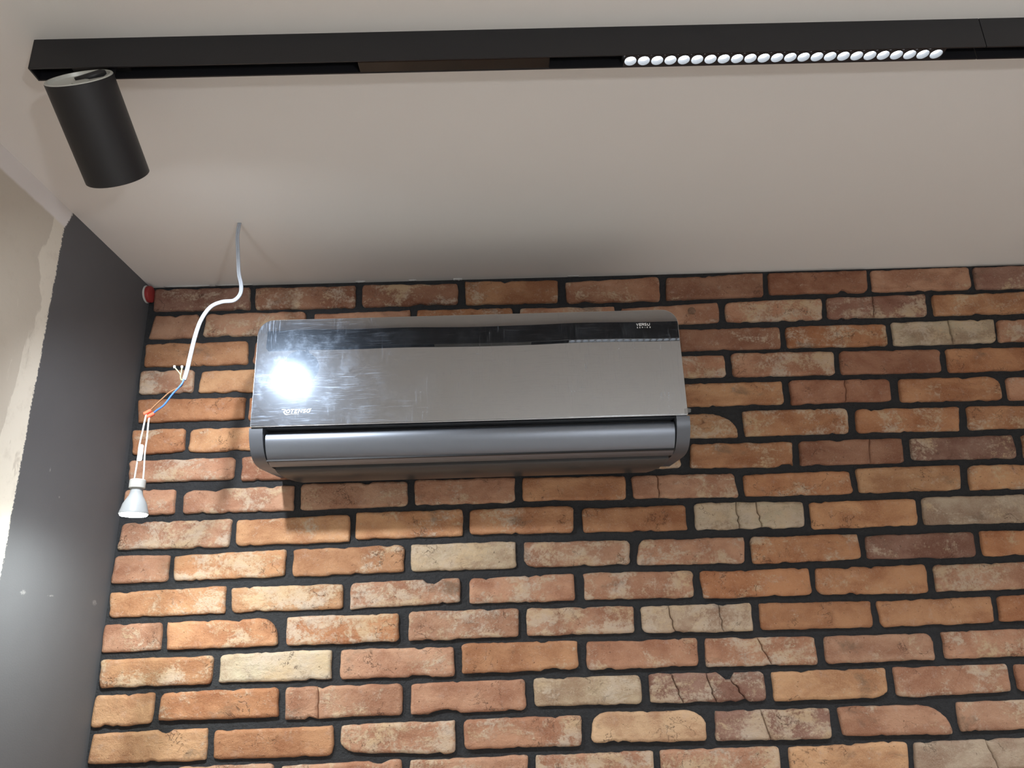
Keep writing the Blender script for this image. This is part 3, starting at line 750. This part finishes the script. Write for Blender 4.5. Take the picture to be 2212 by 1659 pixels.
# ---------------------------------------------------------------- linear modules, 24 little lenses each
def module(xa, dy, label, power):
    cy = (TY0 + TY1) / 2 + dy; p = 0.02007; x0, x1 = xa - 0.0115, xa + 23 * p + 0.0115
    m = empty('linear_light', (xa, cy, TZ), label, 'light', 'linear track lights')
    zf = TZ - 0.0002; R, r2, dep = 0.0090, 0.0080, 0.0075
    # faceplate with 24 round openings
    v, f = [], []; hw = 0.0108; n = 24; px = p / 2; ca = math.atan2(hw, px)
    for i in range(24):
        c = xa + i * p; b = len(v)
        for q in range(n):
            an = 2 * math.pi * q / n; co, si = math.cos(an), math.sin(an)
            if q % 6 == 3: an = ca if q in (3, 15) else math.pi - ca; an += math.pi * (q in (15, 21)); co, si = math.cos(an), math.sin(an)
            s = min(px / max(abs(co), 1e-6), hw / max(abs(si), 1e-6)); v += [(c + R * co, cy + R * si, zf), (c + s * co, cy + s * si, zf)]
        f += [(b + 2 * q, b + 2 * q + 1, b + 2 * ((q + 1) % n) + 1, b + 2 * ((q + 1) % n)) for q in range(n)]
    o = mesh('face_plate', v, f, BLACK); keep(o, m)
    box('module_body', (x0, x1, cy - 0.0107, cy + 0.0107, zf + dep + 0.0015, TZ + 0.029), SLOT, m)
    cup = lens = None
    for i in range(24):
        c = xa + i * p
        if cup is None:
            cup = lathe('reflector_cup', [(R, 0), (R * 0.97, dep * 0.4), (r2, dep)], CUP, None, None, 20); lens = lathe('lens', [(r2, dep), (r2 * 0.6, dep - 0.0012), (0, dep - 0.0016)], LENS, None, None, 20)
            cu, le = cup, lens
        else:
            cu, le = cup.copy(), lens.copy(); COL.objects.link(cu); COL.objects.link(le)
        cu.location = (c - m.location.x, cy - m.location.y, zf - m.location.z); cu.parent = m; le.parent = cu
    ld = bpy.data.lights.new('module_beam', 'AREA'); ld.shape = 'RECTANGLE'; ld.size = 23 * p; ld.size_y = 0.014; ld.energy = power; ld.color = LAMP_COL; ld.spread = math.radians(105)
    lo = bpy.data.objects.new('module_beam', ld); COL.objects.link(lo); lo.location = (xa + 11.5 * p, cy, zf - 0.0006)
    return m
module(1.0929, 0, 'lit linear light with a row of small white lenses in the ceiling track', P_MOD)
module(2.10, 0, 'lit linear light further along the same track towards the right wall', P_MOD)  # added out of view to brighten the room
module(0.70, -1.85, 'added linear fill light on the left of the unseen track behind the viewer', P_FILL)  # added, unseen; light bounced off the floor brightens the ceiling
module(1.85, -1.85, 'added linear fill light on the right of the unseen track behind the viewer', P_FILL)  # added and unseen, like its neighbour on the left

# ---------------------------------------------------------------- cylinder spotlight
T = Vector((0.2971, -0.840, ZC + 0.7677)); A = Vector((0.0592, 0.8095, -0.5841)).normalized(); LEN = 0.1458; RAD = 0.0462
M = Matrix.Translation(T) @ A.to_track_quat('Z', 'Y').to_matrix().to_4x4()
sp = empty('spotlight', T, 'black cylinder spotlight tilted towards the brick wall at the track end', 'spotlight')
lathe('housing', [(RAD - 0.003, 0.006), (RAD - 0.003, 0.0008), (RAD - 0.0012, 0.0), (RAD, 0.0012), (RAD, LEN - 0.001), (RAD - 0.001, LEN), (RAD - 0.003, LEN), (RAD - 0.003, LEN - 0.018)], BLACK, M, sp, 64)
lathe('rear_cap', [(RAD - 0.0004, 0.0006), (RAD - 0.0012, -0.0006), (RAD - 0.0040, -0.0006), (RAD - 0.0052, 0.0040), (RAD - 0.012, 0.006), (0.012, 0.006), (0.012, 0.0045), (0, 0.0045)], TOPCAP, M, sp, 48)
lathe('reflector', [(RAD - 0.0031, LEN - 0.004), (0.030, LEN - 0.016), (0.026, LEN - 0.018)], CUP, M, sp, 48)
lathe('lens', [(0.0265, LEN - 0.018), (0.015, LEN - 0.0150), (0, LEN - 0.0142)], SPOTLENS, M, sp, 40)
J = Vector((0.3135, (TY0 + TY1) / 2, TZ)); jt = T + Vector((0.020, 0.016, 0.012))
box('track_adapter', (J.x - 0.055, J.x + 0.03, TY0 + 0.0026, TY1 - 0.0026, TZ + 0.010, TZ + 0.029), SLOT, sp, 0.001)
tube('swivel_stem', [J + Vector((0.006, 0, 0.012)), J + Vector((0.006, 0.0, -0.002)), jt + Vector((0, 0, 0.010)), M @ Vector((0.012, 0.010, 0.006))], [0.0055, 0.0055, 0.005, 0.005], BLACK, sp, 14)
ld = bpy.data.lights.new('spot_beam', 'SPOT'); ld.energy = P_SPOT; ld.color = LAMP_COL; ld.spot_size = math.radians(100); ld.spot_blend = 1.0; ld.shadow_soft_size = 0.020
lo = bpy.data.objects.new('spot_beam', ld); COL.objects.link(lo)
lo.matrix_world = Matrix.Translation(T + A * (LEN - 0.006)) @ (-A).to_track_quat('Z', 'Y').to_matrix().to_4x4()

# ---------------------------------------------------------------- bulb on its bare cable
cab = [(.3268, -.2888, .8602), (.3271, -.2928, .826), (.3331, -.2967, .7847), (.3409, -.3006, .7332), (.3495, -.3046, .7042), (.3509, -.3085, .6811), (.3404, -.3124, .6649),
       (.3186, -.3164, .6606), (.2978, -.3203, .648), (.2835, -.3243, .619), (.2768, -.3282, .5823), (.2736, -.3321, .5414), (.2718, -.3361, .506), (.2700, -.340, .4845)]
cab = spline([Vector((x, y, z + ZC)) for x, y, z in cab], 5)
hb = empty('hanging_bulb', (.3268, -.2888, HC), 'lit reflector bulb dangling from a bare white cable at the left wall', 'bulb')
for sgn in (-1, 1):
    out = []
    for i, p in enumerate(cab):
        t = (cab[min(i + 1, len(cab) - 1)] - cab[max(i - 1, 0)]).normalized(); s = t.cross(Vector((0, 1, 0))).normalized()
        out.append(p + s * sgn * 0.0019)
    tube('cable_sheath', out, 0.0023, CABLE, hb, 10)
def V3(*pts): return [Vector((x, y, z + ZC)) for x, y, z in pts]
tube('blue_lead', spline(V3((.2700, -.341, .4850), (.2665, -.343, .4735), (.2528, -.345, .4543), (.2400, -.346, .4330), (.2282, -.346, .4235), (.2205, -.346, .4165))), 0.0017, BLUE, hb)
tube('brown_lead', spline(V3((.2715, -.339, .4850), (.2660, -.341, .4720), (.2463, -.342, .4600), (.2330, -.343, .4460), (.2220, -.344, .4335), (.2125, -.345, .4215))), 0.0014, BROWN, hb)
for a, c in (((.2660, -.346, .5090), (.2655, -.346, .4980)), ((.2528, -.349, .5085), (.2640, -.347, .4950))):
    w_ = tube('cut_lead', spline(V3(a, c, (.2648, -.345, .4885), (.2668, -.343, .4835), (.2700, -.341, .4880))), 0.0012, GREEN, hb)
    tube('lead_tip', V3((a[0], a[1], a[2] - .002), (a[0] - .0006, a[1], a[2] + .003)), 0.0022, WIREW, hb)
for x, z in ((.2105, .4195), (.2172, .4135)):
    d = Vector((.62, 0, .78)) if False else Vector((.66, .02, .40)).normalized(); c = Vector((x, -.346, z + ZC))
    n_ = Vector((0, 1, 0)); s_ = d.cross(n_).normalized(); v, f = box_data(-.0072, .0072, -.0032, .0032, -.0030, .0030)
    o = mesh('splice_connector', [c + d * a + n_ * b + s_ * e for a, b, e in v], f, ORANGE)
    bm = bmesh.new(); bm.from_mesh(o.data); bmesh.ops.bevel(bm, geom=bm.edges[:], offset=0.0009, segments=2, affect='EDGES'); bm.to_mesh(o.data); bm.free(); keep(o, hb)
tube('white_lead', spline(V3((.2085, -.346, .4150), (.2070, -.3455, .4020), (.2055, -.345, .3850), (.2030, -.345, .3560), (.2032, -.345, .3300), (.2017, -.345, .2895))), 0.0016, WIREW, hb)
tube('white_lead', spline(V3((.2150, -.346, .4090), (.2145, -.3455, .3960), (.2152, -.345, .3700), (.2150, -.345, .3400), (.2172, -.345, .3100), (.2182, -.345, .2895))), 0.0016, WIREW, hb)
tg = rounded_slab('paper_tag', .2028, .2125, ZC + .3245, ZC + .3565, -.3478, -.3470, .0042, .0035, TAG, hb)
strokes('tag_print', [[(.2062 + .0012 * (i % 3), ZC + .331 + .0042 * i), (.2092, ZC + .3318 + .0042 * i)] for i in range(4)], .0008, -.34795, INK, None).parent = tg
BC = Vector((.2088, -.345, ZC + .2255)); MB = Matrix.Translation(BC)
lathe('ceramic_socket', [(0, .0645), (.0125, .0645), (.0140, .0630), (.0140, .0490), (.0125, .0480), (0, .0480)], CERAMIC, MB, hb, 40)
bb = lathe('bulb_body', [(.0105, .0480), (.0108, .0400), (.0122, .0345), (.0165, .0270), (.0205, .0190), (.0225, .0110), (.0240, .0060), (.0250, .0030), (.0250, .0010), (.0235, .0)], BULBW, MB, hb, 48)
ln = lathe('bulb_lens', [(.0237, .0006), (.0225, -.0018), (.014, -.0034), (0, -.0040)], BULBLENS, MB, None, 40); ln.parent = bb
ln.matrix_parent_inverse = bb.matrix_parent_inverse.copy(); ln.matrix_parent_inverse = Matrix.Identity(4)

# ---------------------------------------------------------------- globe lamp added behind the viewer to brighten the upper wall
GP = Vector((1.45, -2.30, ZC - 0.14)); MG = Matrix.Translation(GP)
gb = empty('added_globe_lamp', (GP.x, GP.y, HC), 'frosted globe bulb on a white cable in the middle of the room', 'bulb')
tube('cable_sheath', [(GP.x, GP.y, HC), (GP.x + 0.006, GP.y, GP.z + 0.55), (GP.x, GP.y, GP.z + 0.10)], 0.003, CABLE, gb)
lathe('added_lamp_holder', [(0, .105), (.012, .104), (.019, .096), (.020, .052), (.017, .048), (0, .048)], CERAMIC, MG, gb, 32)
lathe('added_globe', [(.0135, .0500), (.0160, .0440)] + [(.042 * math.sin(math.radians(a)), .042 * math.cos(math.radians(a))) for a in range(24, 180, 12)] + [(0, -.042)], FILL_GLOBE, MG, gb, 32)

# ---------------------------------------------------------------- conduit stub in the corner
cs = empty('conduit_stub', (0.008, -0.012, ZC + 0.832), 'red and white conduit end stuck in the corner above the first brick', 'conduit')
MX = Matrix.Translation((0.0, -0.010, ZC + 0.8325)) @ Matrix.Rotation(math.pi / 2, 4, 'Y')
lathe('red_sleeve', [(.0190, .0050), (.0208, .0056), (.0212, .0070), (.0206, .0090), (.0212, .0115), (.0204, .0140), (.0160, .0152), (0, .0152)], RED, MX, cs, 32)
lathe('white_collar', [(.0150, .0008), (.0222, .0010), (.0226, .0024), (.0200, .0034), (.0206, .0050), (.0180, .0058)], FLAKE, MX, cs, 32)
